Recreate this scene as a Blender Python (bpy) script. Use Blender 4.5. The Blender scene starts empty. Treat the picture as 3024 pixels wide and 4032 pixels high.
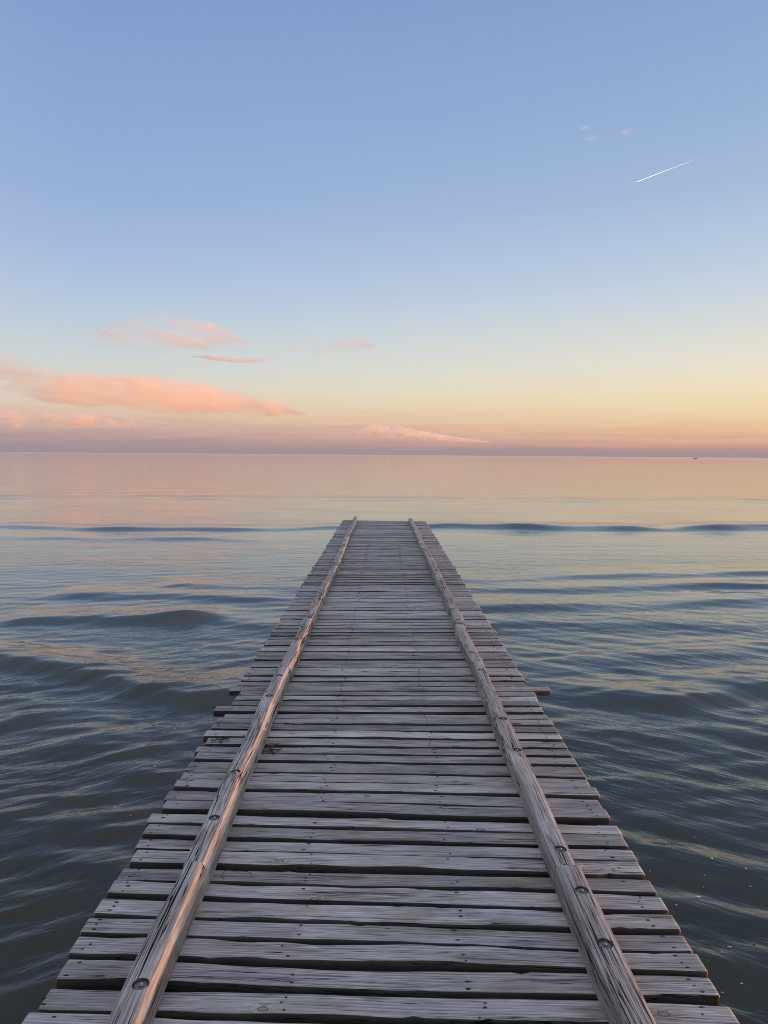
import bpy, bmesh, math, random
import numpy as np
from mathutils import Vector

random.seed(7)
RNG = np.random.default_rng(11)
SC = bpy.context.scene
COL = SC.collection
R = math.radians

DECK = 0.75          # top of the deck above still water (z = 0)
EYE = 2.40           # camera above still water
GLOW_AZ = 84.0       # the afterglow is brightest a little ahead of the sun
SUN_AZ, SUN_EL = 90.0, .8

# ------------------------------------------------------------------ helpers
def s2l(c):
    return tuple((v/255/12.92 if v/255 <= .04045 else ((v/255+.055)/1.055)**2.4) for v in c)

def link(o, parent=None):
    COL.objects.link(o)
    if parent is not None:
        o.parent = parent
    return o

def tag(o, label=None, cat=None, group=None, kind=None):
    if label: o['label'] = label
    if cat: o['category'] = cat
    if group: o['group'] = group
    if kind: o['kind'] = kind
    return o

def empty(name, loc, label, cat, group=None):
    o = bpy.data.objects.new(name, None)
    o.location = loc
    o.empty_display_size = .2
    return tag(link(o), label, cat, group)

class MB:
    """Collects swept rings, discs and tubes; build() links them as ONE mesh."""
    def __init__(s):
        s.v, s.f, s.m, s.w, s.t = [], [], [], [], []
    def add(s, verts, faces, mat=0, wco=None, tone=1.0):
        b = len(s.v)
        s.v += [tuple(p) for p in verts]
        s.f += [tuple(i+b for i in f) for f in faces]
        s.m += [mat]*len(faces)
        s.w += [tuple(p) for p in (wco if wco is not None else verts)]
        s.t += [tone]*len(verts)
    def rings(s, rings, mat=0, wco=None, tone=1.0, cap=True):
        S, n = len(rings), len(rings[0])
        v = [p for r in rings for p in r]
        f = []
        for i in range(S-1):
            for j in range(n):
                k = (j+1) % n
                f.append((i*n+j, i*n+k, (i+1)*n+k, (i+1)*n+j))
        if cap:
            f.append(tuple(range(n-1, -1, -1)))
            f.append(tuple((S-1)*n+j for j in range(n)))
        w = None if wco is None else [p for r in wco for p in r]
        s.add(v, f, mat, w, tone)
    def box(s, lo, hi, mat=0, tone=1.0):
        (x0, y0, z0), (x1, y1, z1) = lo, hi
        v = [(x0,y0,z0),(x1,y0,z0),(x1,y1,z0),(x0,y1,z0),(x0,y0,z1),(x1,y0,z1),(x1,y1,z1),(x0,y1,z1)]
        s.add(v, [(3,2,1,0),(4,5,6,7),(0,1,5,4),(1,2,6,5),(2,3,7,6),(3,0,4,7)], mat, None, tone)
    def tube(s, pts, rad, n=7, mat=0):
        pts = [Vector(p) for p in pts]
        rr = rad if isinstance(rad, (list, tuple)) else [rad]*len(pts)
        rings = []
        for i, p in enumerate(pts):
            d = (pts[min(i+1, len(pts)-1)] - pts[max(i-1, 0)]).normalized()
            a = d.orthogonal().normalized() if abs(d.z) > .95 else d.cross(Vector((0,0,1))).normalized()
            b = d.cross(a)
            rings.append([p + rr[i]*(math.cos(t)*a + math.sin(t)*b) for t in [2*math.pi*k/n for k in range(n)]])
        s.rings(rings, mat)
    def mesh(s, name, mats, smooth=True, sharp=50):
        me = bpy.data.meshes.new(name)
        me.from_pydata(s.v, [], s.f)
        bm = bmesh.new(); bm.from_mesh(me); bmesh.ops.recalc_face_normals(bm, faces=bm.faces); bm.to_mesh(me); bm.free()
        for m in mats: me.materials.append(m)
        me.polygons.foreach_set('material_index', s.m)
        me.polygons.foreach_set('use_smooth', [smooth]*len(s.f))
        a = me.attributes.new('wco', 'FLOAT_VECTOR', 'POINT')
        a.data.foreach_set('vector', np.array(s.w, dtype=np.float32).ravel())
        t = me.attributes.new('tone', 'FLOAT', 'POINT')
        t.data.foreach_set('value', np.array(s.t, dtype=np.float32))
        me.update()
        if smooth:
            me.set_sharp_from_angle(angle=R(sharp))
        return me
    def build(s, name, mats, parent=None, smooth=True, sharp=50):
        if not isinstance(mats, (list, tuple)): mats = [mats]
        return link(bpy.data.objects.new(name, s.mesh(name, mats, smooth, sharp)), parent)

def wav(rng, n=6, lo=.8, hi=14):
    """smooth 1-D noise of unit-ish size"""
    fr = np.exp(rng.uniform(math.log(lo), math.log(hi), n)); ph = rng.uniform(0, 2*math.pi, n)
    am = 1/np.sqrt(fr); am /= np.sqrt((am**2).sum()/2)
    return lambda x: (am[:, None]*np.sin(fr[:, None]*np.atleast_1d(x)[None, :]*2 + ph[:, None])).sum(0)

# ------------------------------------------------------------------ node helper
class N:
    def __init__(s, tree): s.t = tree
    def n(s, typ, **kw):
        nd = s.t.nodes.new(typ)
        for k, v in kw.items():
            setattr(nd, k, v)
        return nd
    def put(s, sock, val):
        if hasattr(val, 'is_output'): s.t.links.new(val, sock)
        elif val is not None: sock.default_value = val
    def math(s, op, a, b=None, c=None, clamp=False):
        nd = s.n('ShaderNodeMath', operation=op, use_clamp=clamp)
        for i, v in enumerate((a, b, c)):
            if v is not None: s.put(nd.inputs[i], v)
        return nd.outputs[0]
    def vmath(s, op, a, b=None, out=0):
        nd = s.n('ShaderNodeVectorMath', operation=op)
        s.put(nd.inputs[0], a)
        if b is not None: s.put(nd.inputs[1], b)
        return nd.outputs[out]
    def noise(s, vec, scale=1.0, detail=3.0, rough=.5, dist=0.0, out='Fac', dims='3D'):
        nd = s.n('ShaderNodeTexNoise', noise_dimensions=dims)
        s.put(nd.inputs['Vector'], vec)
        nd.inputs['Scale'].default_value = scale; nd.inputs['Detail'].default_value = detail
        nd.inputs['Roughness'].default_value = rough; nd.inputs['Distortion'].default_value = dist
        return nd.outputs[out]
    def rng(s, v, a, b, c=0.0, d=1.0, smooth=False, clamp=True):
        nd = s.n('ShaderNodeMapRange', clamp=clamp)
        if smooth: nd.interpolation_type = 'SMOOTHSTEP'
        s.put(nd.inputs[0], v)
        for i, x in enumerate((a, b, c, d)): s.put(nd.inputs[i+1], x)
        return nd.outputs[0]
    def mix(s, f, a, b, blend='MIX'):
        nd = s.n('ShaderNodeMix', data_type='RGBA', blend_type=blend)
        s.put(nd.inputs[0], f)
        for i, x in ((6, a), (7, b)):
            s.put(nd.inputs[i], (tuple(x)+(1,))[:4] if isinstance(x, (tuple, list)) else x)
        return nd.outputs[2]
    def ramp(s, f, stops, interp='LINEAR'):
        nd = s.n('ShaderNodeValToRGB'); cr = nd.color_ramp; cr.interpolation = interp
        while len(cr.elements) < len(stops): cr.elements.new(.5)
        for e, (p, c) in zip(cr.elements, stops):
            e.position = p; e.color = (tuple(c)+(1,))[:4]
        s.put(nd.inputs[0], f)
        return nd.outputs[0]
    def sep(s, v):
        nd = s.n('ShaderNodeSeparateXYZ'); s.put(nd.inputs[0], v); return nd.outputs
    def comb(s, x, y, z):
        nd = s.n('ShaderNodeCombineXYZ')
        for i, v in enumerate((x, y, z)): s.put(nd.inputs[i], v)
        return nd.outputs[0]

def new_mat(name):
    m = bpy.data.materials.new(name); m.use_nodes = True
    m.node_tree.nodes.clear()
    g = N(m.node_tree); out = g.n('ShaderNodeOutputMaterial')
    return m, g, out

# ------------------------------------------------------------------ materials
def wood_mat(name, light, dark, brown, ring=1.0, crack=1.0, pink=None, ck_lo=.47, side='y', side_shade_dirt=.92):
    m, g, out = new_mat(name)
    co = g.n('ShaderNodeAttribute', attribute_name='wco').outputs['Vector']
    tone = g.n('ShaderNodeAttribute', attribute_name='tone').outputs['Fac']
    sx, sy, sz = g.sep(co)
    # slow bending of the grain
    bend = g.noise(g.vmath('MULTIPLY', co, (1.3, 4, 4)), 1, 2, .5)
    # rare knots (elongated cells)
    kv = g.n('ShaderNodeTexVoronoi', feature='F1'); kv.inputs['Scale'].default_value = 1
    g.put(kv.inputs['Vector'], g.vmath('MULTIPLY', co, (7.5, 14, 8.0)))
    kd = kv.outputs['Distance']
    rare = g.math('GREATER_THAN', g.sep(kv.outputs['Color'])[0], .86)
    kn = g.math('MULTIPLY', g.rng(kd, .02, .36, 1, 0, True), rare)
    kcore = g.math('MULTIPLY', g.rng(kd, .10, .14, 1, 0, True), rare)
    kring = g.math('MULTIPLY', g.math('MULTIPLY', g.rng(kd, .10, .13, 0, 1, True), g.rng(kd, .13, .17, 1, 0, True)), rare)
    y2 = g.math('ADD', sy, g.math('MULTIPLY', g.math('SUBTRACT', bend, .5), .022))
    y2 = g.math('ADD', y2, g.math('MULTIPLY', kn, .016))
    z2 = g.math('ADD', sz, g.math('MULTIPLY', kn, .01))
    gc = g.comb(sx, y2, z2)
    fine = g.noise(g.vmath('MULTIPLY', gc, (9, 340, 340)), 1, 3, .65)
    mid = g.noise(g.vmath('MULTIPLY', gc, (4.2, 100, 70)), 1, 3, .55)
    wv = g.n('ShaderNodeTexWave', wave_type='BANDS', bands_direction='Y', wave_profile='SAW')
    wv.inputs['Scale'].default_value = 1; wv.inputs['Distortion'].default_value = 3.5
    wv.inputs['Detail'].default_value = 2; wv.inputs['Detail Scale'].default_value = .6
    g.put(wv.inputs['Vector'], g.vmath('MULTIPLY', gc, (1.4, 26*ring, 22*ring)))
    gr = g.math('ADD', g.math('MULTIPLY', fine, .60), g.math('ADD', g.math('MULTIPLY', mid, .24), g.math('MULTIPLY', wv.outputs['Fac'], .16)))
    # drying cracks: thin lines where a stretched noise crosses its middle
    def cracks(sc, w, seedz, lo, hi):
        nz = g.noise(g.vmath('ADD', g.vmath('MULTIPLY', gc, sc), (seedz, seedz*.7, seedz)), 1, 2.5, .55)
        ln = g.rng(g.math('ABSOLUTE', g.math('SUBTRACT', nz, .5)), w*.35, w, 1, 0, True)
        mk = g.noise(g.vmath('ADD', g.vmath('MULTIPLY', co, (1.7, 9, 9)), (seedz, 3, 1)), 1, 2, .5)
        return g.math('MULTIPLY', ln, g.rng(mk, lo, hi, 0, 1, True))
    c1 = cracks((.55, 42, 30), .008*crack, 3.7, ck_lo, ck_lo+.09)
    c2 = cracks((1.1, 110, 80), .014*crack, 9.1, .50, .60)
    ck = g.math('MAXIMUM', c1, g.math('MULTIPLY', c2, .75))
    ck = g.math('MULTIPLY', ck, g.math('SUBTRACT', 1, kcore))
    base = g.mix(g.rng(gr, .34, .66), dark, light)
    blot = g.noise(g.vmath('MULTIPLY', co, (2.6, 11, 9)), 1, 4, .6)
    base = g.mix(g.rng(blot, .44, .70, 0, .72, True), base, brown)
    blot2 = g.noise(g.vmath('ADD', g.vmath('MULTIPLY', co, (4.5, 22, 9)), (7, 2, 5)), 1, 3, .6)
    base = g.mix(g.rng(blot2, .55, .8, 0, .34, True), base, tuple(min(1, v*1.32) for v in light))
    if pink:
        pn = g.noise(g.vmath('ADD', g.vmath('MULTIPLY', co, (1.1, 14, 9)), (1, 8, 5)), 1, 3, .6)
        base = g.mix(g.rng(pn, .45, .75, 0, .5, True), base, pink)
    damp = g.noise(g.vmath('ADD', g.vmath('MULTIPLY', co, (1.3, 5, 3)), (11, 4, 2)), 1, 4, .6)
    base = g.mix(g.rng(damp, .50, .68, 0, .42, True), base, tuple(v*.8 for v in dark))
    base = g.mix(g.math('MULTIPLY', kcore, .55), base, tuple(v*.75 for v in brown))
    base = g.mix(g.math('MULTIPLY', kring, .8), base, tuple(v*.3 for v in dark))
    base = g.mix(1.0, base, g.comb(tone, tone, tone), 'MULTIPLY')
    # gap shade is painted, along with dirt, onto the long narrow sides; the walked-on top is bleached
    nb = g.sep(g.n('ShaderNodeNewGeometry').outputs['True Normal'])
    sd = g.rng(g.math('ABSOLUTE', nb[1 if side == 'y' else 0]), .55, .9, 0, side_shade_dirt, True)
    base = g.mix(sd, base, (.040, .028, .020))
    base = g.mix(ck, base, (.008, .007, .007))
    h = g.math('SUBTRACT', g.math('ADD', g.math('MULTIPLY', gr, .0026), g.math('MULTIPLY', kn, .0012)), g.math('MULTIPLY', ck, .006))
    bp = g.n('ShaderNodeBump'); bp.inputs['Strength'].default_value = .9; bp.inputs['Distance'].default_value = 1
    g.put(bp.inputs['Height'], h)
    p = g.n('ShaderNodeBsdfPrincipled')
    g.put(p.inputs['Base Color'], base); p.inputs['Roughness'].default_value = .82
    p.inputs['Specular IOR Level'].default_value = .12
    g.put(p.inputs['Normal'], bp.outputs[0])
    g.put(out.inputs[0], p.outputs[0])
    return m

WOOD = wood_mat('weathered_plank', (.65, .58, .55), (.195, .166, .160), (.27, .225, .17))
BEAM = wood_mat('weathered_beam', (.60, .545, .52), (.19, .163, .153), (.33, .285, .245), ring=.8, crack=1.9, ck_lo=.40, side='x', side_shade_dirt=.25)
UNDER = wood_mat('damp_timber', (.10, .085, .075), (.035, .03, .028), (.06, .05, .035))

def plain(name, col, rough=.6, metal=0.0, sc=60, var=.35):
    m, g, out = new_mat(name)
    co = g.n('ShaderNodeTexCoord').outputs['Object']
    nz = g.noise(co, sc, 4, .6)
    c = g.mix(g.rng(nz, .3, .7), tuple(v*(1-var) for v in col), tuple(min(1, v*(1+var)) for v in col))
    p = g.n('ShaderNodeBsdfPrincipled'); g.put(p.inputs['Base Color'], c)
    p.inputs['Roughness'].default_value = rough; p.inputs['Metallic'].default_value = metal
    g.put(out.inputs[0], p.outputs[0])
    return m

NAIL = plain('rusted_nail', (.028, .018, .014), .7, .3)
RUST = plain('rust_stain', (.10, .040, .018), .8, 0)
STEEL = plain('galvanised_steel', (.20, .19, .18), .5, .7)
WASHER = plain('dull_washer', (.19, .175, .165), .6, .4)
RECESS = plain('recess_dark_wood', (.10, .085, .075), .9, 0)  # bore walls and floor, darker than the beam
WEED = plain('dried_seaweed_mat', (.045, .018, .012), .7, 0)
FLECK = plain('pale_fleck', (.45, .43, .38), .6, 0)
HULL = plain('boat_hull', (.055, .05, .05), .4, 0, 2)
BOATTOP = plain('boat_cabin', (.12, .10, .09), .5, 0, 2)
CLOTH = plain('dark_cloth', (.03, .03, .035), .9, 0, 5)
SKIN = plain('skin', (.30, .18, .13), .6, 0, 5)

def water_mat():
    m, g, out = new_mat('sea_water')
    co = g.n('ShaderNodeNewGeometry').outputs['Position']
    x, y, z = g.sep(co)
    ax = g.math('ABSOLUTE', x)
    yr = g.math('ADD', y, g.math('MULTIPLY', ax, .55))
    near = g.rng(y, 6, 16, 1, 0, True)
    yy = g.math('ADD', g.math('MULTIPLY', yr, near), g.math('MULTIPLY', y, g.math('SUBTRACT', 1, near)))
    cw = g.comb(x, yy, 0)
    n0 = g.noise(g.vmath('MULTIPLY', co, (.10, .45, 0)), 1, 3, .5)
    n1 = g.noise(g.vmath('MULTIPLY', cw, (.55, 1.7, 0)), 1, 3, .5)
    n2 = g.noise(g.vmath('MULTIPLY', cw, (2.9, 6.2, 0)), 1, 2, .5, .3)
    n3 = g.noise(g.vmath('MULTIPLY', cw, (8.5, 19, 0)), 1, 2, .55, .4)
    patch = g.rng(g.noise(g.vmath('MULTIPLY', co, (.22, .5, 0)), 1, 2, .5), .35, .65, .35, 1.25)
    h = g.math('ADD', g.math('MULTIPLY', n0, .020), g.math('MULTIPLY', n1, g.rng(y, 8, 26, .018, .006)))
    hs = g.math('MULTIPLY', g.math('ADD', g.math('MULTIPLY', n2, g.rng(y, 5, 24, .0130, .0050)), g.math('MULTIPLY', n3, g.rng(y, 3, 18, .0068, .0020))), patch)
    h = g.math('ADD', h, hs)
    bp = g.n('ShaderNodeBump'); bp.inputs['Strength'].default_value = 1; bp.inputs['Distance'].default_value = 1
    g.put(bp.inputs['Height'], h)
    rough = g.rng(y, 6, 90, .012, .07)
    fr = g.n('ShaderNodeFresnel'); fr.inputs['IOR'].default_value = 1.35
    g.put(fr.inputs['Normal'], bp.outputs[0])
    gl = g.n('ShaderNodeBsdfGlossy'); gl.inputs['Color'].default_value = (1, 1, 1, 1)
    g.put(gl.inputs['Roughness'], rough); g.put(gl.inputs['Normal'], bp.outputs[0])
    df = g.n('ShaderNodeBsdfDiffuse'); df.inputs['Color'].default_value = (.062, .055, .034, 1)
    tr = g.n('ShaderNodeBsdfTransparent'); tr.inputs['Color'].default_value = (.60, .58, .44, 1)
    body = g.n('ShaderNodeMixShader'); g.put(body.inputs[0], g.rng(y, 3, 12, .60, 0))
    g.put(df.inputs[0], g.mix(g.rng(g.math('ADD', y, g.math('MULTIPLY', x, .35)), 3.5, 9), (.058, .055, .030), (.066, .082, .074)))
    g.put(body.inputs[1], df.outputs[0]); g.put(body.inputs[2], tr.outputs[0])
    mx = g.n('ShaderNodeMixShader'); g.put(mx.inputs[0], fr.outputs[0])
    g.put(mx.inputs[1], body.outputs[0]); g.put(mx.inputs[2], gl.outputs[0])
    g.put(out.inputs[0], mx.outputs[0])
    return m

def seabed_mat():
    m, g, out = new_mat('sandy_seabed')
    co = g.n('ShaderNodeNewGeometry').outputs['Position']
    sand = g.mix(g.noise(co, 3, 4, .6), (.07, .062, .038), (.15, .13, .085))
    weed = g.rng(g.noise(co, 1.3, 5, .65), .50, .60, 0, 1, True)
    c = g.mix(weed, sand, (.010, .014, .012))
    p = g.n('ShaderNodeBsdfPrincipled'); g.put(p.inputs['Base Color'], c); p.inputs['Roughness'].default_value = .95
    g.put(out.inputs[0], p.outputs[0])
    return m

# ------------------------------------------------------------------ sky (world) and sun
def make_world():
    w = bpy.data.worlds.new('World'); SC.world = w; w.use_nodes = True
    t = w.node_tree; t.nodes.clear(); g = N(t)
    out = g.n('ShaderNodeOutputWorld')
    d = g.vmath('NORMALIZE', g.n('ShaderNodeTexCoord').outputs['Generated'])
    x, y, z = g.sep(d)
    el = g.math('MULTIPLY', g.math('ARCSINE', z), 180/math.pi)
    # faint banks of low haze layer the first two degrees
    st = g.noise(g.vmath('MULTIPLY', d, (5, 5, 150)), 1, 4, .55)
    low = g.math('MULTIPLY', g.rng(el, .25, 1.0, 0, 1, True), g.rng(el, 2.4, 5, 1, 0, True))
    el2 = g.math('ADD', el, g.math('MULTIPLY', g.math('MULTIPLY', g.math('SUBTRACT', st, .5), low), 1.55))
    hl = g.math('SQRT', g.math('ADD', g.math('ADD', g.math('MULTIPLY', x, x), g.math('MULTIPLY', y, y)), 1e-6))
    sdot = g.math('DIVIDE', g.math('ADD', g.math('MULTIPLY', x, math.sin(R(GLOW_AZ))), g.math('MULTIPLY', y, math.cos(R(GLOW_AZ)))), hl)
    TOP = 60.0
    def ramp(tab, lin=False):
        return g.ramp(g.math('DIVIDE', el2, TOP, clamp=True), [(e/TOP, c if lin else s2l(c)) for e, c in tab])
    hi = [(45, (160, 182, 216)), (60, (190, 202, 222))]
    L = ramp([(0, (158,144,152)), (.6, (164,147,152)), (1.0, (182,154,153)), (1.8, (198,168,160)), (2.6, (216,186,167)), (3.5, (220,203,182)), (4.7, (215,211,198)), (6.5, (204,211,210)),
              (8.5, (192,206,217)), (11, (178,197,221)), (14, (163,186,220)), (17.7, (150,175,214)), (23, (139,166,210)), (30, (127,154,202))] + hi)
    Rr = ramp([(0, (160,144,146)), (.42, (166,146,146)), (.68, (202,154,140)), (1.1, (221,170,145)), (1.8, (230,188,150)), (2.6, (235,202,161)), (3.5, (239,214,171)), (4.7, (242,222,186)), (6.5, (235,225,205)),
               (8.5, (223,222,212)), (11, (205,214,221)), (14, (187,204,223)), (17.7, (167,190,218)), (23, (151,177,212)), (30, (136,162,205))] + hi)
    S = ramp([(0, (1.1,.6,.35)), (1, (1.9,1.05,.56)), (2.5, (2.4,1.45,.75)), (5, (2.2,1.55,.92)), (9, (1.65,1.35,1.0)), (14, (1.15,1.08,.98)), (20, (.78,.82,.88)), (30, (.46,.53,.75)),
              (45, s2l((168,188,218))), (60, s2l((190,202,222)))], True)
    B = ramp([(0, (130,138,164)), (3, (165,160,182)), (7, (218,186,192)), (12, (222,204,212)), (18, (206,208,226)), (27, (184,198,226)), (45, (188, 202, 224)), (60, (190, 202, 222))])
    c = g.mix(g.rng(sdot, -1, -.25, 0, 1, True), B, L)
    c = g.mix(g.rng(sdot, -.25, .68), c, Rr)
    c = g.mix(g.rng(sdot, .66, 1, 0, 1, True), c, S)
    sky = g.n('ShaderNodeTexSky', sky_type='NISHITA')
    sky.sun_disc = False; sky.sun_elevation = R(SUN_EL); sky.sun_rotation = R(SUN_AZ)
    sky.air_density = 1.0; sky.dust_density = .6; sky.ozone_density = 2.0
    b1 = g.n('ShaderNodeBackground'); g.put(b1.inputs[0], c); b1.inputs[1].default_value = 1.0
    b2 = g.n('ShaderNodeBackground'); g.put(b2.inputs[0], sky.outputs[0]); b2.inputs[1].default_value = .015
    ad = g.n('ShaderNodeAddShader'); g.put(ad.inputs[0], b1.outputs[0]); g.put(ad.inputs[1], b2.outputs[0])
    g.put(out.inputs[0], ad.outputs[0])

def make_sun():
    l = bpy.data.lights.new('sun', 'SUN'); l.energy = 5; l.angle = R(.6); l.color = (1, .46, .24)
    o = link(bpy.data.objects.new('sun', l))
    to = Vector((math.sin(R(SUN_AZ))*math.cos(R(SUN_EL)), math.cos(R(SUN_AZ))*math.cos(R(SUN_EL)), math.sin(R(SUN_EL))))
    o.rotation_euler = to.to_track_quat('Z', 'Y').to_euler(); o.location = (30, 10, 8)

# ------------------------------------------------------------------ sea
def sea_height(X, Y, sp):
    Z = np.zeros_like(X)
    def crest(pts, amp, w, fade=.35, steep=.55, wander=.12):
        """a low swell crest through the given (x, y) points, steeper on the shore side"""
        px = np.array([p[0] for p in pts]); py = np.array([p[1] for p in pts])
        yc = np.interp(X, px, py)
        L = px[-1]-px[0]
        e = np.clip((X-px[0]+fade*L)/(fade*L), 0, 1)*np.clip((px[-1]+fade*L-X)/(fade*L), 0, 1)
        e = e*e*(3-2*e)
        yc = yc + wander*np.sin(X*.45+py[0]*2) + .10*np.sin(X*1.3+py[0]) + .05*np.sin(X*3.1+py[0]*2)
        u = (Y-yc)/w
        e = e*np.clip(.80+.30*np.sin(X*.62+py[0]*5)+.18*np.sin(X*1.9+py[0]*3), .42, 1.3)
        return .80*amp*e*np.where(u < 0, np.exp(-(u/steep)**2), np.exp(-(u/1.5)**2))
    Z += crest([(-30, 22.6), (-12, 23.6), (-9, 23.4), (-4.9, 23.8), (2.6, 24.85), (7.2, 24.75), (13, 25.4), (30, 27)], .115, .95, wander=.35)
    Z += crest([(3, 24.7), (8, 24.8)], .09, 1.1)
    Z += crest([(10.5, 25.1), (16, 25.6)], .08, 1.1)
    Z += crest([(-16, 21.0), (-6, 20.8)], .06, .8)
    Z += crest([(-40, 38), (40, 41)], .06, 1.8)
    Z += crest([(-4.9, 12.55), (-2.2, 12.4)], .09, .45)
    Z += crest([(-3.6, 13.4), (-1.6, 13.3)], .035, .4)
    Z += crest([(-5.0, 10.6), (-2.9, 10.5)], .125, .40)
    Z += crest([(-3.0, 10.6), (-1.6, 10.1)], .03, .45)
    Z += crest([(-8, 9.4), (-4.5, 8.62), (-2.9, 7.92), (-1.9, 7.1)], .135, .45)
    Z += crest([(-5.6, 8.2), (-3.8, 7.2), (-1.9, 5.7)], .045, .55, steep=.8)
    Z += crest([(-4.6, 5.9), (-2.6, 5.0), (-1.5, 4.2)], .03, .45, steep=.8)
    Z += crest([(1.5, 14.5), (8, 15.4), (14, 16)], .062, .6)
    Z += crest([(1.8, 13.2), (7.3, 14.0), (12, 14.5)], .075, .5)
    Z += crest([(1.6, 11.6), (6.4, 12.4), (11, 13)], .085, .5)
    Z += crest([(1.2, 10.4), (5.6, 10.85), (10, 11.4)], .06, .48)
    Z += crest([(2.8, 7.3), (4.1, 7.75), (8, 8.6)], .10, .45)
    Z += crest([(2.2, 6.1), (5.5, 6.5)], .035, .4)
    Z += crest([(2.0, 8.6), (6.0, 9.2)], .035, .42)
    rng = np.random.default_rng(5)
    side = 1/(1+np.exp(-X/1.2))          # 0 left of the pier, 1 right of it
    for k in range(130):
        lam = math.exp(rng.uniform(math.log(.09), math.log(1.6)))
        ang = rng.normal(0, .22); ph = rng.uniform(0, 6.28)
        slope = (.024 if lam < .5 else .017)*min(1, (lam/.35)**.4)*min(1, (.8/lam)**1.1)
        a = slope*lam/6.283
        kk = 6.283/lam
        near = np.clip((15-Y)/8, 0, 1); calm = np.interp(Y, [0, 6, 9, 12, 17, 30], [1, .9, .42, .22, .14, .07] if lam > .5 else [1, .95, .66, .5, .34, .18])
        fil = np.clip(1.6-sp*3.2/lam, 0, 1)
        grp = .55+.45*np.sin(X*rng.uniform(.3, .9)+Y*rng.uniform(.2, .6)+rng.uniform(0, 6))
        if k % 2:
            z = np.sin(kk*(X*math.sin(ang)+Y*math.cos(ang))+ph)
        else:
            a1, a2 = ang*.6-.55*1, ang*.6+.55*1
            zl = np.sin(kk*(X*math.sin(a1)+Y*math.cos(a1))+ph)
            zr = np.sin(kk*(X*math.sin(a2)+Y*math.cos(a2))+ph)
            z = (zl*(1-side)+zr*side)*(.35+.9*near)
        Z += a*calm*fil*grp*(z+.38*(z*z-.5))
    fadefar = np.clip((75-Y)/25, 0, 1)
    return Z*fadefar

def make_sea():
    ys = [.2]
    while ys[-1] < 75: ys.append(ys[-1]+max(.016, .0056*ys[-1]))
    ny = len(ys)
    while ys[-1] < 42000: ys.append(ys[-1]*1.05)
    ys = np.array(ys); nx = 760
    s = np.linspace(-1, 1, nx)
    hw = 3.2+.80*ys
    hw = np.where(ys > 75, hw*np.clip(1+(ys-75)/600, 1, 2), hw)
    X = hw[:, None]*s[None, :]; Y = np.repeat(ys[:, None], nx, 1)
    sp = np.maximum(np.gradient(ys)[:, None], (hw*2/nx)[:, None]) + 0*X
    Z = sea_height(X, Y, sp)
    co = np.stack([X, Y, Z], -1).reshape(-1, 3).astype(np.float32)
    I = np.arange(len(ys)*nx).reshape(len(ys), nx)
    F = np.stack([I[:-1, :-1], I[:-1, 1:], I[1:, 1:], I[1:, :-1]], -1).reshape(-1, 4)
    me = bpy.data.meshes.new('sea')
    me.vertices.add(len(co)); me.vertices.foreach_set('co', co.ravel())
    me.loops.add(F.size); me.loops.foreach_set('vertex_index', F.ravel().astype(np.int32))
    me.polygons.add(len(F)); me.polygons.foreach_set('loop_start', np.arange(0, F.size, 4, dtype=np.int32))
    me.polygons.foreach_set('use_smooth', np.ones(len(F), dtype=bool))
    me.update(); me.validate()
    me.materials.append(water_mat())
    o = link(bpy.data.objects.new('sea', me)); o['kind'] = 'structure'; o['label'] = 'calm sea with low swell reflecting the sunset sky'
    b = MB(); b.add([(-60, -10, -1.0), (60, -10, -1.0), (60, 90, -1.6), (-60, 90, -1.6)], [(0, 1, 2, 3)])
    sb = b.build('seabed', seabed_mat(), smooth=False); sb['kind'] = 'structure'; sb['label'] = 'sandy seabed with dark weed patches under shallow water'

# ------------------------------------------------------------------ pier
# near and far edge of every plank on the centre line, metres from the camera's foot
PL = [(2.088,2.177),(2.21,2.3),(2.326,2.41),(2.429,2.514),(2.54,2.629),(2.664,2.752),(2.765,2.849),(2.884,2.979),(2.986,3.066),(3.104,3.196),(3.202,3.285),(3.341,3.43),(3.438,3.539),(3.58,3.665),(3.67,3.766),(3.781,3.903),(3.924,4.009),(4.048,4.132),(4.15,4.241),(4.273,4.365),(4.391,4.482),(4.499,4.58),(4.587,4.671),(4.712,4.809),(4.849,4.942),(4.952,5.035),(5.039,5.127),(5.149,5.245),(5.263,5.365),(5.39,5.484),(5.508,5.606),(5.623,5.726),(5.74,5.837),(5.844,5.933),(5.952,6.05),(6.079,6.177),(6.195,6.307),(6.324,6.393),(6.427,6.53),(6.534,6.632),(6.641,6.74),(6.759,6.85),(6.877,6.958),(6.962,7.045),(7.058,7.16),(7.18,7.295),(7.31,7.423),(7.448,7.577),(7.598,7.719),(7.739,7.864),(7.892,8.008),(8.023,8.135),(8.143,8.281),(8.297,8.401),(8.408,8.523),(8.54,8.658),(8.683,8.815),(8.831,8.939),(8.986,9.122),(9.13,9.27),(9.3,9.377),(9.382,9.461),(9.5,9.6),(9.637,9.73),(9.737,9.831),(9.852,9.934),(9.938,10.021),(10.055,10.16),(10.194,10.278),(10.302,10.387),(10.412,10.502),(10.508,10.599),(10.625,10.715),(10.735,10.834),(10.842,10.941)]
near = 2.062
while near > 1.0:
    w = random.uniform(.084, .095); PL.insert(0, (near-w, near)); near -= w + random.choice([.014, .02, .03, .034])
far = 10.968
while far < 16.7:
    w = random.uniform(.088, .118); PL.append((far, far+w)); far += w + random.choice([.012, .018, .022, .028, .032])
far = 16.82
while far < 18.75:
    w = random.uniform(.13, .17); PL.append((far, far+w)); far += w + .004

TH_D = [0, 3.5, 4.3, 5.1, 7, 10, 13, 16, 17.5, 19]
TH_A = [1.7, 1.7, .2, -1.5, -2.2, -1.7, -.8, .3, 3, 6]
STRINGERS = (-.985, -.29, .275, .965)

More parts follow.
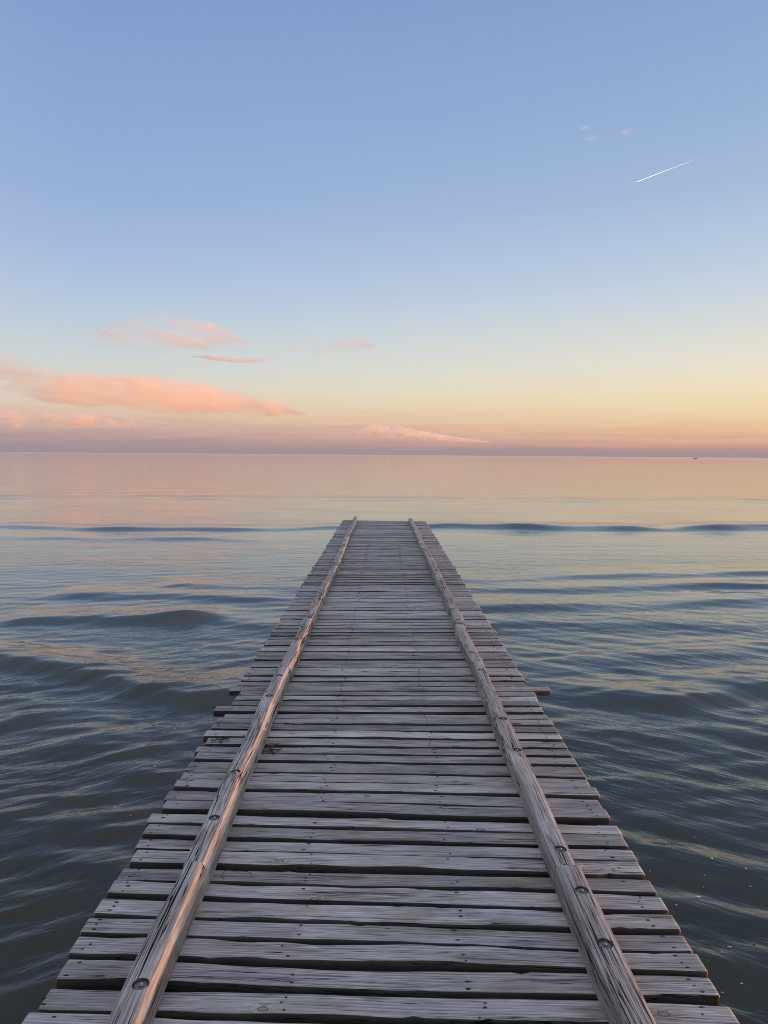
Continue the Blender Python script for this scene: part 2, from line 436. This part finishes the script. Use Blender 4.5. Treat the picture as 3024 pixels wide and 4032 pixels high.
def plank(b, i, y0, y1, near_lod, rng):
    w = y1-y0; yc = (y0+y1)/2
    th = math.tan(R(np.interp(yc, TH_D, TH_A)+rng.normal(0, .12)))
    nseg = 64 if near_lod == 2 else (36 if near_lod == 1 else 14)
    xl = -1.034+rng.normal(0, .006); xr = 1.054+rng.normal(0, .006)
    if rng.random() < .06: xl += rng.choice([-.018, .02])
    if rng.random() < .06: xr += rng.choice([-.02, .015])
    if abs(yc-5.195) < .05: xr = 1.19; 
    if abs(yc-4.76) < .05: xl = -1.085
    if abs(yc-5.14) < .06: xl = -1.075
    if 4.82 < yc < 5.1: xl = -.99+rng.normal(0, .01)
    if abs(yc-4.64) < .06: xl = -1.0
    T = .037+rng.uniform(-.003, .006)
    z0 = DECK + rng.normal(0, .0022)
    tilt = rng.normal(0, .010)
    gap = .004
    x = np.concatenate([[xl, xl+.004], np.linspace(xl+.012, xr-.012, nseg), [xr-.004, xr]])
    shrink = np.ones(len(x)); shrink[[0, -1]] = .93; shrink[[1, -2]] = .985
    ef, en, ez, ec = wav(rng, 6, .8, 16), wav(rng, 6, .8, 16), wav(rng, 5, .8, 5), wav(rng, 5, .6, 3)
    amp = .0034
    lo = -w/2 + amp*en(x); hi = w/2 + amp*ef(x)
    # bites and bulges where knots sit on an edge
    for _ in range(rng.poisson(3)):
        kx = rng.uniform(xl, xr); s_ = rng.uniform(.008, .022); a_ = rng.choice([-1, -1, 1])*rng.uniform(.003, .010)
        bump = a_*np.exp(-((x-kx)/s_)**2)
        if rng.random() < .5: lo -= bump
        else: hi += bump
    bow = .004*ec(x) if near_lod else 0*x
    zt = .0011*ez(x)
    r1, r2 = rng.uniform(.004, .009), rng.uniform(.005, .012)
    off = rng.uniform(0, 40, 3)
    rings, wco = [], []
    cup = rng.uniform(-.0015, .0012)
    for k in range(len(x)):
        a, c = lo[k]*shrink[k], hi[k]*shrink[k]
        zk = z0+zt[k]-(.004 if k in (0, len(x)-1) else 0)
        prof = [(a, -T), (a-.001, -T*.5), (a, -r2), (a+r2*.3, -r2*.3), (a+r2, 0), (a*.5+c*.5-.2*(c-a), cup), (a*.5+c*.5+.2*(c-a), cup), (c-r1, 0), (c-r1*.3, -r1*.3), (c, -r1), (c, -T*.5), (c-.001, -T)]
        rings.append([(x[k], yc - x[k]*th + bow[k] + p, zk + q + p*tilt) for p, q in prof])
        wco.append([(x[k]+off[0], p+off[1], q+off[2]) for p, q in prof])
    tone = float(np.clip(rng.normal(.97, .17), .62, 1.3))
    b.rings(rings, 0, wco, tone)
    # nails over the four stringers: flat rusted heads with a drawn-out stain
    if near_lod:
        for sx_ in STRINGERS:
            nn = rng.choice([2, 3, 3])
            x0 = sx_+rng.normal(0, .012)
            for q in range(nn):
                if rng.random() < .18: continue
                p = (-.32+.64*q/(nn-1))*w+rng.normal(0, .004); xx = x0+rng.normal(0, .008)
                zz = z0+float(np.interp(xx, x, zt))+p*tilt+max(0, cup)+.0012
                yy = yc-xx*th+float(np.interp(xx, x, bow))+p
                rx, ry = rng.uniform(.003, .009), rng.uniform(.0022, .0040)
                n_ = 10
                vs = [(xx+rx*math.cos(t)*(1+.25*rng.normal()), yy+ry*math.sin(t), zz) for t in [2*math.pi*j/n_ for j in range(n_)]]
                vb = [(vx, vy, zz-.004) for vx, vy, _ in vs]
                fs = [tuple(range(n_))]+[(j, n_+j, n_+(j+1) % n_, (j+1) % n_) for j in range(n_)]
                b.add(vs+vb, fs, 2 if (sx_ > .9 and rng.random() < .5) or rng.random() < .12 else 1)

LX = ([0, 3, 5.4, 7, 9, 11, 13, 14.5, 16, 17, 19], [-.705, -.706, -.716, -.706, -.698, -.683, -.700, -.712, -.702, -.698, -.694])
RX = ([0, 3, 5, 7, 9, 11, 13, 15, 16.5, 19], [.712, .713, .716, .712, .712, .700, .690, .672, .660, .656])
def beam(pier, side, y0, y1, bolts, rng, dx, dz, chamfer):
    n = max(16, int((y1-y0)/.05))
    ys = np.concatenate([[y0, y0+.003, y0+.010], np.linspace(y0+.03, y1-.03, n), [y1-.010, y1-.003, y1]])
    W = .092+rng.uniform(-.004, .006); H = .090
    wx, wz, wc, ws = wav(rng, 6, .5, 5), wav(rng, 6, .8, 9), wav(rng, 6, .8, 8), wav(rng, 6, 1, 14)
    cx = np.interp(ys, *(LX if side < 0 else RX))+dx+.0042*wx(ys)
    top = DECK+.004+H+dz+.0024*wz(ys)
    ch = np.clip(chamfer*(1+.30*wc(ys)), .005, .05)     # worn arris on the pier's inner side
    ch2 = np.clip(.008+.004*ws(ys), .003, .018)
    sw = .0018*ws(ys*1.3+2)
    off = rng.uniform(0, 40, 3)
    rings, wco = [], []
    for k, y in enumerate(ys):
        e = .004 if k in (0, len(ys)-1) else (.0015 if k in (1, len(ys)-2) else 0)
        i, o_ = W/2+sw[k]-e, -W/2-sw[k]+e
        t = top[k]-e; c, c2 = ch[k], ch2[k]
        hgt = t-DECK-.002
        # cross-section written as (inner-positive offset, z)
        prof = [(i, t-hgt), (i+.001, t-hgt*.55), (i, t-c*1.25), (i-c*.45, t-c*.6), (i-c*.9, t), (.0-.1*W, t+.0008), (-.25*W, t), (o_+c2, t), (o_+c2*.3, t-c2*.3), (o_, t-c2), (o_-.001, t-hgt*.6), (o_, t-hgt)]
        sgn = -side
        rr = [(cx[k]+sgn*p, y, q) for p, q in prof]
        ww = [(y+off[0], p+off[1], q-DECK+off[2]) for p, q in prof]
        if sgn < 0: rr.reverse(); ww.reverse()
        rings.append(rr[::-1]); wco.append(ww[::-1])
    b = MB(); b.rings(rings, 0, wco, float(np.clip(rng.normal(1.02, .06), .9, 1.15)))
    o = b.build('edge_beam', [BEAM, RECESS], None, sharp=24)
    # counterbored bolts
    cut = MB(); spots = []
    for bx, by in bolts:
        if not (y0+.05 < by < y1-.05): continue
        tz = float(np.interp(by, ys, top)); cxx = float(np.interp(by, ys, cx)); xx = bx
        xx = min(max(xx, cxx-.022), cxx+.022) if bx is not None else cxx
        spots.append((xx, by, tz))
        r_ = .023+rng.uniform(0, .002)
        rg = [[(xx+r_*math.cos(a), by+r_*1.05*math.sin(a), zz) for a in [2*math.pi*q/20 for q in range(20)]] for zz in (tz-.009, tz+.02)]
        cut.rings(rg, 0)
    if spots:
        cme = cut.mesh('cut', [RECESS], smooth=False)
        co = link(bpy.data.objects.new('cut', cme))
        md = o.modifiers.new('bore', 'BOOLEAN'); md.operation = 'DIFFERENCE'; md.object = co; md.solver = 'EXACT'
        bpy.context.view_layer.update()
        dg = bpy.context.evaluated_depsgraph_get()
        me = bpy.data.meshes.new_from_object(o.evaluated_get(dg), depsgraph=dg)
        o.modifiers.remove(md)
        me.set_sharp_from_angle(angle=R(24))
        p = np.empty(len(me.vertices)*3, dtype=np.float32); me.vertices.foreach_get('co', p); p = p.reshape(-1, 3)
        wv_ = np.stack([p[:, 1]+off[0], -side*(p[:, 0]-np.interp(p[:, 1], ys, cx))+off[1], p[:, 2]-DECK+off[2]], -1).astype(np.float32)
        me.attributes['wco'].data.foreach_set('vector', wv_.ravel())
        tn = float(b.t[0]); me.attributes['tone'].data.foreach_set('value', np.full(len(p), tn, dtype=np.float32))
        if len(me.vertices) > 50:
            old = o.data; o.data = me; me.name = 'edge_beam'; bpy.data.meshes.remove(old)
        bpy.data.objects.remove(co); bpy.data.meshes.remove(cme)
    o.parent = pier
    for xx, by, tz in spots:
        q = MB()
        def disc(r, za, zb, n_, ph=0.0, mat=0, bev=.001):
            rg = [[(r_*math.cos(2*math.pi*j/n_+ph), r_*math.sin(2*math.pi*j/n_+ph), zz) for j in range(n_)] for r_, zz in ((r, za), (r, zb-bev), (r-bev, zb))]
            q.rings(rg, mat)
        disc(.0195, -.0088, -.0055, 20, 0, 0)
        disc(.0085, -.0052, .0006, 6, rng.uniform(0, 1), 1)
        disc(.0045, .0008, .0038, 10, 0, 1)
        bo = q.build('bolt', [WASHER, STEEL], o); bo.location = (xx, by, tz)
    return o

def make_pier():
    pier = empty('pier', (0, 10, DECK), 'long weathered grey wooden pier of crosswise planks running out over the sea', 'pier')
    pier_inv = Vector((0, -10, -DECK))
    rng = np.random.default_rng(21)
    inview = [k for k, (a, c) in enumerate(PL) if c > 1.98]
    first, last = inview[0], inview[min(99, len(inview)-1)]
    rest = MB()
    for k, (a, c) in enumerate(PL):
        if first <= k <= last:
            lod = 2 if c < 5.5 else 1
            b = MB(); plank(b, k, a, c, lod, rng)
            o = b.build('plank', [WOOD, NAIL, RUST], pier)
            if abs((a+c)/2-5.195) < .05: o['label'] = 'plank whose end juts far out past the right edge'
        else:
            plank(rest, k, a, c, 0 if c > 2.2 else 1, rng)
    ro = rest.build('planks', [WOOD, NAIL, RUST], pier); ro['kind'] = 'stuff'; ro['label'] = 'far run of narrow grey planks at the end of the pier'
    LB = [(-.703,2.087),(-.719,3.111),(-.72,3.579),(-.731,4.73),(-.73,5.188),(-.727,6.207),(-.719,6.643),(-.715,8.374),(-.697,9.612),(-.70,11.9),(-.71,14.2)]
    RB = [(.719,2.289),(.721,2.58),(.713,2.87),(.719,3.886),(.719,4.352),(.716,5.372),(.71,5.86),(.709,7.006),(.708,7.521),(.72,8.73),(.711,10.046),(.707,10.60),(.69,13.583)]
    LJ = [.9, 2.755, 5.397, 7.02, 10.786, 14.3, 16.901, 18.783]
    RJ = [.9, 2.75, 6.846, 10.915, 14.2, 16.35, 18.4]
    ch = [.026, .025, .023, .019, .013, .010, .010]
    dxl = [.002, -.006, -.004, 0, .003, 0, -.004]; dzl = [.004, -.002, .004, -.003, .002, 0, .006]
    for k in range(len(LJ)-1):
        beam(pier, -1, LJ[k]+.0025, LJ[k+1]-.0025, LB, rng, dxl[k], dzl[k], ch[k])
    dxr = [.004, -.004, .004, 0, .003, -.003]; dzr = [.004, -.003, .004, -.002, .002, .004]
    for k in range(len(RJ)-1):
        beam(pier, 1, RJ[k]+.0025, RJ[k+1]-.0025, RB, rng, dxr[k], dzr[k], .010)
    # frame under the planks
    zt = DECK-.050
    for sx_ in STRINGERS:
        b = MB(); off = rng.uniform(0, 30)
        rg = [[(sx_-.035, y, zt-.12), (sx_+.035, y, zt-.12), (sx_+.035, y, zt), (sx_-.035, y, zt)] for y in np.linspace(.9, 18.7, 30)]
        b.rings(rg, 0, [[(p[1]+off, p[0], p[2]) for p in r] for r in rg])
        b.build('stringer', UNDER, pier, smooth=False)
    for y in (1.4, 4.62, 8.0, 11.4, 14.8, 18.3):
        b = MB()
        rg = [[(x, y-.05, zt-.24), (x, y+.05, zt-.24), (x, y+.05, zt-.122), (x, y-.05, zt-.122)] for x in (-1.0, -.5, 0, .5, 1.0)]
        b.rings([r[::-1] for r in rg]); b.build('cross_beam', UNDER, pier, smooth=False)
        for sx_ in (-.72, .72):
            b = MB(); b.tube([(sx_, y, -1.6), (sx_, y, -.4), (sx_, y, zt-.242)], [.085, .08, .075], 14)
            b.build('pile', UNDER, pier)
    for c in pier.children:
        c.location = c.location + pier_inv
    return pier

# ------------------------------------------------------------------ small things on the deck and sea
def weed(name, loc, label, pts_list, rad):
    b = MB()
    for pts in pts_list: b.tube(pts, [rad]+[rad*.8]*(len(pts)-2)+[rad*.3], 6)
    o = b.build(name, WEED); o.location = loc
    return tag(o, label, 'seaweed')

def make_litter():
    rng = random.Random(4)
    def strand(x, y, ang, n, step, wig, z=.004):
        pts = []; px, py = x, y
        for k in range(n):
            pts.append((px, py, z+.003*math.sin(k*1.3)+.004*rng.random()))
            ang += rng.uniform(-wig, wig); px += step*math.cos(ang); py += step*math.sin(ang)
        return pts
    P = []
    for k in range(9): P.append(strand(0, 0, rng.uniform(-1.5, .6), 7, .013, .6))
    for k in range(5): P.append(strand(.02, -.04, rng.uniform(-1.2, .2), 6, .016, .5))
    weed('dried_seaweed', (-.645, 4.10, DECK+.002), 'tuft of reddish dried seaweed against the foot of the left edge beam', P, .0028)
    P = [strand(0, 0, a, 6, .012, .7) for a in (0, .9, 2.2, 3.3, 4.2, 5.5)]
    weed('dried_seaweed', (-.93, 4.20, DECK+.003), 'small dark knot of dried seaweed on the plank ends outside the left beam', P, .003)
    P = []
    for k in range(2):
        P.append([(.055*math.cos(t)*(1+.1*k), .045*math.sin(t)+.01*k, .004+.004*k+.002*math.sin(3*t)) for t in [k*2.4+(2.1-.6*k)*j/13 for j in range(14)]])
    weed('dried_seaweed', (-.56, 2.80, DECK+.003), 'looped strand of dried seaweed on a near plank beside the left beam', P, .0015)
    b = MB(); b.tube([(0, 0, .004), (.02, -.008, .007), (.05, -.022, .006), (.085, -.034, .004)], [.0035, .003, .0026, .0014], 7)
    b.tube([(.05, -.022, .006), (.064, -.018, .012)], [.002, .001], 6)
    o = b.build('twig', WEED); o.location = (-.60, 4.475, DECK+.003)
    tag(o, 'short dark twig lying on the planks inside the left beam', 'twig')
    # pale flecks afloat
    b = MB()
    spots = [(1.97,4.3,2),(1.74,3.94,3.4),(2.12,4.19,1.3),(2.07,4.03,1.4),(1.86,4.14,1.3),(1.81,4.04,1.1),(1.8,3.87,1),(1.71,3.5,2),(1.65,3.25,1.4),(1.58,3.84,1.6),(1.65,3.45,1.3),(1.54,3.2,1.2),(1.56,4.18,1),(1.99,4.59,1),(1.85,3.54,1.2)]
    for _ in range(20): spots.append((rng.uniform(-4.2, -1.6), rng.uniform(5.0, 8.2), rng.uniform(.8, 2.0)))
    for _ in range(8): spots.append((rng.uniform(-2.6, -1.4), rng.uniform(3.4, 5.4), rng.uniform(.6, 1.3)))
    xs = np.array([s[0] for s in spots]); ysn = np.array([s[1] for s in spots])
    zs = sea_height(xs, ysn, np.full(len(xs), .03))
    for (x, y, s), z in zip(spots, zs):
        if abs(x) < 1.2: continue
        r = .0036*s; a0 = rng.random()*3
        n = 8
        def ring(f, zz): return [(x+r*f*math.cos(t)*(1.3+.2*math.sin(2*t+a0)), y+r*f*math.sin(t)*(.8+.25*math.sin(3*t+a0)), z+zz) for t in [2*math.pi*j/n for j in range(n)]]
        b.rings([ring(.7, -.002), ring(1, .003), ring(.6, .006)])
    o = b.build('foam_flecks', FLECK); o['kind'] = 'stuff'; o['label'] = 'scattered pale foam flecks floating on the dark water'

def make_boat():
    # small open motorboat far out, seen side-on
    root = empty('motorboat', (509, 1230, 0), 'tiny dark motorboat far out on the water just below the horizon', 'boat')
    b = MB()
    rings = []
    for t, hw, zk, zs in ((-3.0, .85, -.15, .62), (-1.5, 1.0, -.25, .62), (0, 1.02, -.28, .68), (1.4, .8, -.22, .80), (2.5, .38, -.05, .98), (3.15, .05, .55, 1.12)):
        rings.append([(t, -hw, zs), (t, -hw*.85, zk+.25), (t, 0, zk), (t, hw*.85, zk+.25), (t, hw, zs), (t, hw*.8, zs-.06), (t, 0, zs-.08), (t, -hw*.8, zs-.06)])
    b.rings(rings); b.build('hull', HULL, root, smooth=False)
    b = MB(); b.rings([[(-.5, -.45, .62), (.5, -.45, .62), (.5, .45, .62), (-.5, .45, .62)], [(-.45, -.4, 1.25), (.25, -.4, 1.25), (.25, .4, 1.25), (-.45, .4, 1.25)]])
    b.build('console', BOATTOP, root, smooth=False)
    b = MB(); b.box((-3.45, -.18, -.2), (-3.0, .18, .5)); b.rings([[(-3.5, -.22, .52), (-2.98, -.22, .52), (-2.98, .22, .52), (-3.5, .22, .52)], [(-3.42, -.17, .98), (-3.05, -.17, .98), (-3.05, .17, .98), (-3.42, .17, .98)]])
    b.build('outboard_motor', HULL, root, smooth=False)
    root.rotation_euler = (0, 0, R(-18))

# ------------------------------------------------------------------ clouds and contrail
def at(az, el, D):
    a, e = R(az), R(el)
    return Vector((D*math.sin(a), D*math.cos(a), EYE+D*math.tan(e)))

def cloud(name, label, az0, az1, D0, D1, xs, base, top, depth, dens, nscale, stretch, thr, soft=.3, seed=0.0, cat='cloud', tint=(1, .92, .82), group='clouds above the horizon', lump=3.2, shear=1.6):
    """a closed cloud body running from (az0, D0) to (az1, D1) between a lower and an upper outline (elevations in
    degrees at the fractions xs of its width), filled with uneven vapour"""
    A, B = at(az0, 0, D0), at(az1, 0, D1)
    L = (B-A).length/2; ax = (B-A).normalized(); C_ = (A+B)/2
    uu, zb, zt = [], [], []
    for x_, eb, et in zip(xs, base, top):
        a = R(az0+(az1-az0)*(x_+1)/2)
        # where the line of sight at this azimuth meets the cloud's axis
        nrm = Vector((math.cos(a), -math.sin(a), 0)); tt = -A.dot(nrm)/(B-A).dot(nrm)
        Q = A+(B-A)*tt; D = math.hypot(Q.x, Q.y)
        uu.append(2*tt-1); zb.append(D*math.tan(R(eb))); zt.append(D*math.tan(R(et)))
    xs = uu
    n = 48; u = np.linspace(-1, 1, n)
    b_, t_ = np.interp(u, xs, zb), np.interp(u, xs, zt)
    z0 = min(zb); H = max(zt)-z0
    m = MB(); rings = []
    for k in range(n):
        c, h = (b_[k]+t_[k])/2, max((t_[k]-b_[k])/2, H*.01)
        dd = depth*max(.15, min(1, 1.2*math.sqrt(max(0, 1-abs(u[k])**3))))
        rings.append([(u[k]*L, dd*math.sin(a), c-z0+h*math.cos(a)) for a in [2*math.pi*j/20 for j in range(20)]])
    m.rings(rings)
    mat, g, out = new_mat(name+'_vapour')
    co = g.n('ShaderNodeTexCoord').outputs['Object']
    x, y, z = g.sep(co)
    un = g.math('DIVIDE', x, L)
    uf = g.math('MULTIPLY_ADD', un, .5, .5)
    def curve(vals):
        # outline as a piecewise-linear function of the length, heights over H
        r = g.ramp(uf, [((xx+1)/2, ((v-z0)/H,)*3) for xx, v in zip(xs, vals)])
        return g.sep(r)[0]
    fb, ft = curve(zb), curve(zt)
    zn = g.math('DIVIDE', z, H)
    cen = g.math('MULTIPLY', g.math('ADD', fb, ft), .5); hal = g.math('MAXIMUM', g.math('MULTIPLY', g.math('SUBTRACT', ft, fb), .5), .01)
    v = g.math('DIVIDE', g.math('SUBTRACT', zn, cen), hal)
    w = g.math('DIVIDE', y, depth)
    sh = g.comb(g.math('SUBTRACT', x, g.math('MULTIPLY', z, shear)), y, z)     # filaments lean with the wind
    nz = g.noise(g.vmath('ADD', g.vmath('MULTIPLY', sh, tuple(nscale*s for s in stretch)), (seed, seed*1.7, seed*.3)), 1, 5, .62, .9)
    r2 = g.math('ADD', g.math('MULTIPLY', v, v), g.math('ADD', g.math('MULTIPLY', w, w), g.math('POWER', g.math('ABSOLUTE', un), 6)))
    core = g.math('SUBTRACT', 1, r2)
    # flat-ish base, ragged top
    d = g.math('ADD', core, g.math('MULTIPLY', g.math('SUBTRACT', nz, thr), lump))
    d = g.math('MULTIPLY', g.math('POWER', g.rng(d, 0, soft*4, 0, 1), 1.7), g.rng(core, 0, .35, 0, 1, True))
    pv = g.n('ShaderNodeVolumePrincipled')
    pv.inputs['Color'].default_value = tuple(tint)+(1,)  # the warm default tint paints sunset light into white vapour
    pv.inputs['Anisotropy'].default_value = .1
    g.put(pv.inputs['Density'], g.math('MULTIPLY', d, dens))
    g.put(out.inputs['Volume'], pv.outputs[0])
    o = m.build(name, mat)
    o.location = (C_.x, C_.y, EYE+z0); o.rotation_euler = (0, 0, math.atan2(ax.y, ax.x))
    return tag(o, label, cat, group)

def make_clouds():
    WHITE = (1, .99, .95)
    cloud('cloud', 'broad salmon cloud bank low on the left, tallest at its left end', -30, -5.5, 13000, 27000,
          [-1, -.76, -.62, -.5, -.2, .1, .4, .8, 1], [3.35, 3.35, 3.3, 3.15, 2.95, 2.8, 2.75, 2.7, 2.8], [7.6, 7.5, 6.9, 5.9, 5.6, 5.7, 5.1, 4.0, 3.1],
          280, .022, 1/420, (.30, 1, 1.5), .43, .75, 1.0, lump=5.4, shear=2.2)
    cloud('cloud', 'thin torn pink cloud strip under the large salmon bank at left', -30, -14, 14000, 24000,
          [-1, -.5, 0, .5, 1], [1.4, 1.5, 1.6, 1.8, 2.0], [2.9, 3.05, 3.0, 2.6, 2.1],
          260, .036, 1/320, (.35, 1, 1.7), .53, .7, 4.2, lump=7, shear=2.5)
    cloud('cloud', 'large faint wispy cloud with a bright upper streak, above the salmon bank', -22.5, -9.8, 12000, 19000,
          [-1, -.6, -.1, .3, .7, 1], [7.2, 6.9, 6.8, 7.2, 7.5, 7.9], [8.2, 9.6, 10.4, 10.2, 9.2, 8.3],
          220, .016, 1/400, (.26, 1, 1.7), .52, .9, 8.8, lump=6.5, shear=2.5, tint=WHITE)
    cloud('cloud', 'short bright white streak of cloud below the faint wispy cloud', -14.8, -8.6, 13000, 18000,
          [-1, -.4, 0, .5, 1], [7.0, 6.80, 6.68, 6.62, 6.85], [7.05, 7.25, 7.17, 7.1, 7.1],
          110, .026, 1/260, (.3, 1, 1.5), .45, .6, 2.0, tint=WHITE, shear=1)
    cloud('cloud', 'small pink wedge of cloud on the horizon haze, right of the pier end', -2.6, 8.4, 19000, 33000,
          [-1, -.75, -.4, 0, .5, 1], [1.2, 1.25, 1.25, 1.15, 1.0, .95], [1.7, 2.6, 2.4, 1.85, 1.35, 1.05],
          200, .05, 1/350, (.36, 1, 1.6), .50, .7, 5.5, lump=6)
    cloud('cloud', 'very faint pale cloud puff above the middle of the horizon', -7.8, 0, 13000, 18000,
          [-1, -.4, 0, .4, 1], [7.7, 7.3, 7.2, 7.5, 8.1], [8.1, 8.9, 9.1, 8.9, 8.4],
          200, .0060, 1/350, (.35, 1, 1.6), .54, .8, 7.1, lump=7, tint=WHITE)
    for az, el, wd, ht, dn, lab, sd in ((14.35, 22.25, .42, .17, .014, 'tiny white cloud puff high up, upper one of the pair at right', 1.2),
                                     (14.75, 21.6, .62, .24, .009, 'tiny white cloud puff high up, lower one of the pair at right', 3.4),
                                     (17.1, 21.75, .50, .32, .009, 'tiny white cloud puff standing alone above the vapour trail', 5.9)):
        cloud('cloud', lab, az-wd, az+wd, 15000, 15200, [-1, -.5, 0, .5, 1], [el-.02, el-ht*.8, el-ht, el-ht*.7, el-.02], [el+.02, el+ht*.6, el+ht, el+ht*.8, el+.02],
              60, dn, 1/75, (.8, .8, 1.3), .47, .6, sd, tint=WHITE, shear=.5)
    # vapour trail of an aircraft
    A, B = at(17.93, 18.66, 30000), at(22.3, 19.76, 28200)
    b = MB(); L = (B-A).length
    b.tube([(0, 0, 0), (L*.02, 0, 0), (L*.3, 0, 0), (L, 0, 0)], [4, 9, 10, 12], 10)
    mat, g, out = new_mat('ice_vapour')
    u = g.math('DIVIDE', g.sep(g.n('ShaderNodeTexCoord').outputs['Object'])[0], L)
    df = g.n('ShaderNodeBsdfDiffuse'); df.inputs[0].default_value = (.86, .97, 1, 1)
    tl = g.n('ShaderNodeBsdfTranslucent'); tl.inputs[0].default_value = (.86, .97, 1, 1)
    a_ = g.n('ShaderNodeAddShader'); g.put(a_.inputs[0], df.outputs[0]); g.put(a_.inputs[1], tl.outputs[0])
    lw = g.n('ShaderNodeLayerWeight'); lw.inputs['Blend'].default_value = .5
    thin = g.math('MULTIPLY', g.math('POWER', g.rng(u, .0, 1, .80, .0), 1.2), g.rng(lw.outputs['Facing'], .45, 1, 1, .1))
    mx = g.n('ShaderNodeMixShader'); g.put(mx.inputs[0], thin)
    g.put(mx.inputs[1], g.n('ShaderNodeBsdfTransparent').outputs[0]); g.put(mx.inputs[2], a_.outputs[0])
    g.put(out.inputs[0], mx.outputs[0])
    o = b.build('contrail', mat); o.location = A
    o.rotation_mode = 'QUATERNION'; o.rotation_quaternion = (B-A).to_track_quat('X', 'Z')
    tag(o, 'thin white vapour trail slanting across the blue sky at upper right', 'contrail')

# ------------------------------------------------------------------ camera and render settings
def make_camera():
    c = bpy.data.cameras.new('camera'); o = link(bpy.data.objects.new('camera', c))
    c.sensor_fit = 'VERTICAL'; c.sensor_height = 24; c.lens = 24*2950/4032
    c.clip_start = .05; c.clip_end = 90000
    pitch = math.atan((2016-1791)/2950); roll = math.atan(24/3024)
    from mathutils import Matrix
    M = Matrix.Rotation(R(90)-pitch, 3, 'X') @ Matrix.Rotation(roll, 3, 'Z')
    o.rotation_euler = M.to_euler(); o.location = (0, 0, EYE)
    SC.camera = o

make_world(); make_sun(); make_camera()
make_sea(); make_pier(); make_litter(); make_boat(); make_clouds()

SC.view_settings.view_transform = 'Standard'; SC.view_settings.look = 'None'
SC.view_settings.exposure = 0; SC.view_settings.gamma = 1
SC.render.engine = 'CYCLES'
cy = SC.cycles
cy.pixel_filter_type = 'BLACKMAN_HARRIS'; cy.filter_width = 1.0
cy.use_denoising = True; cy.denoiser = 'OPENIMAGEDENOISE'
cy.max_bounces = 12; cy.diffuse_bounces = 3; cy.glossy_bounces = 3; cy.transparent_max_bounces = 12
cy.volume_bounces = 8; cy.volume_step_rate = .6; cy.volume_max_steps = 128
cy.blur_glossy = .5; cy.caustics_reflective = False; cy.caustics_refractive = False
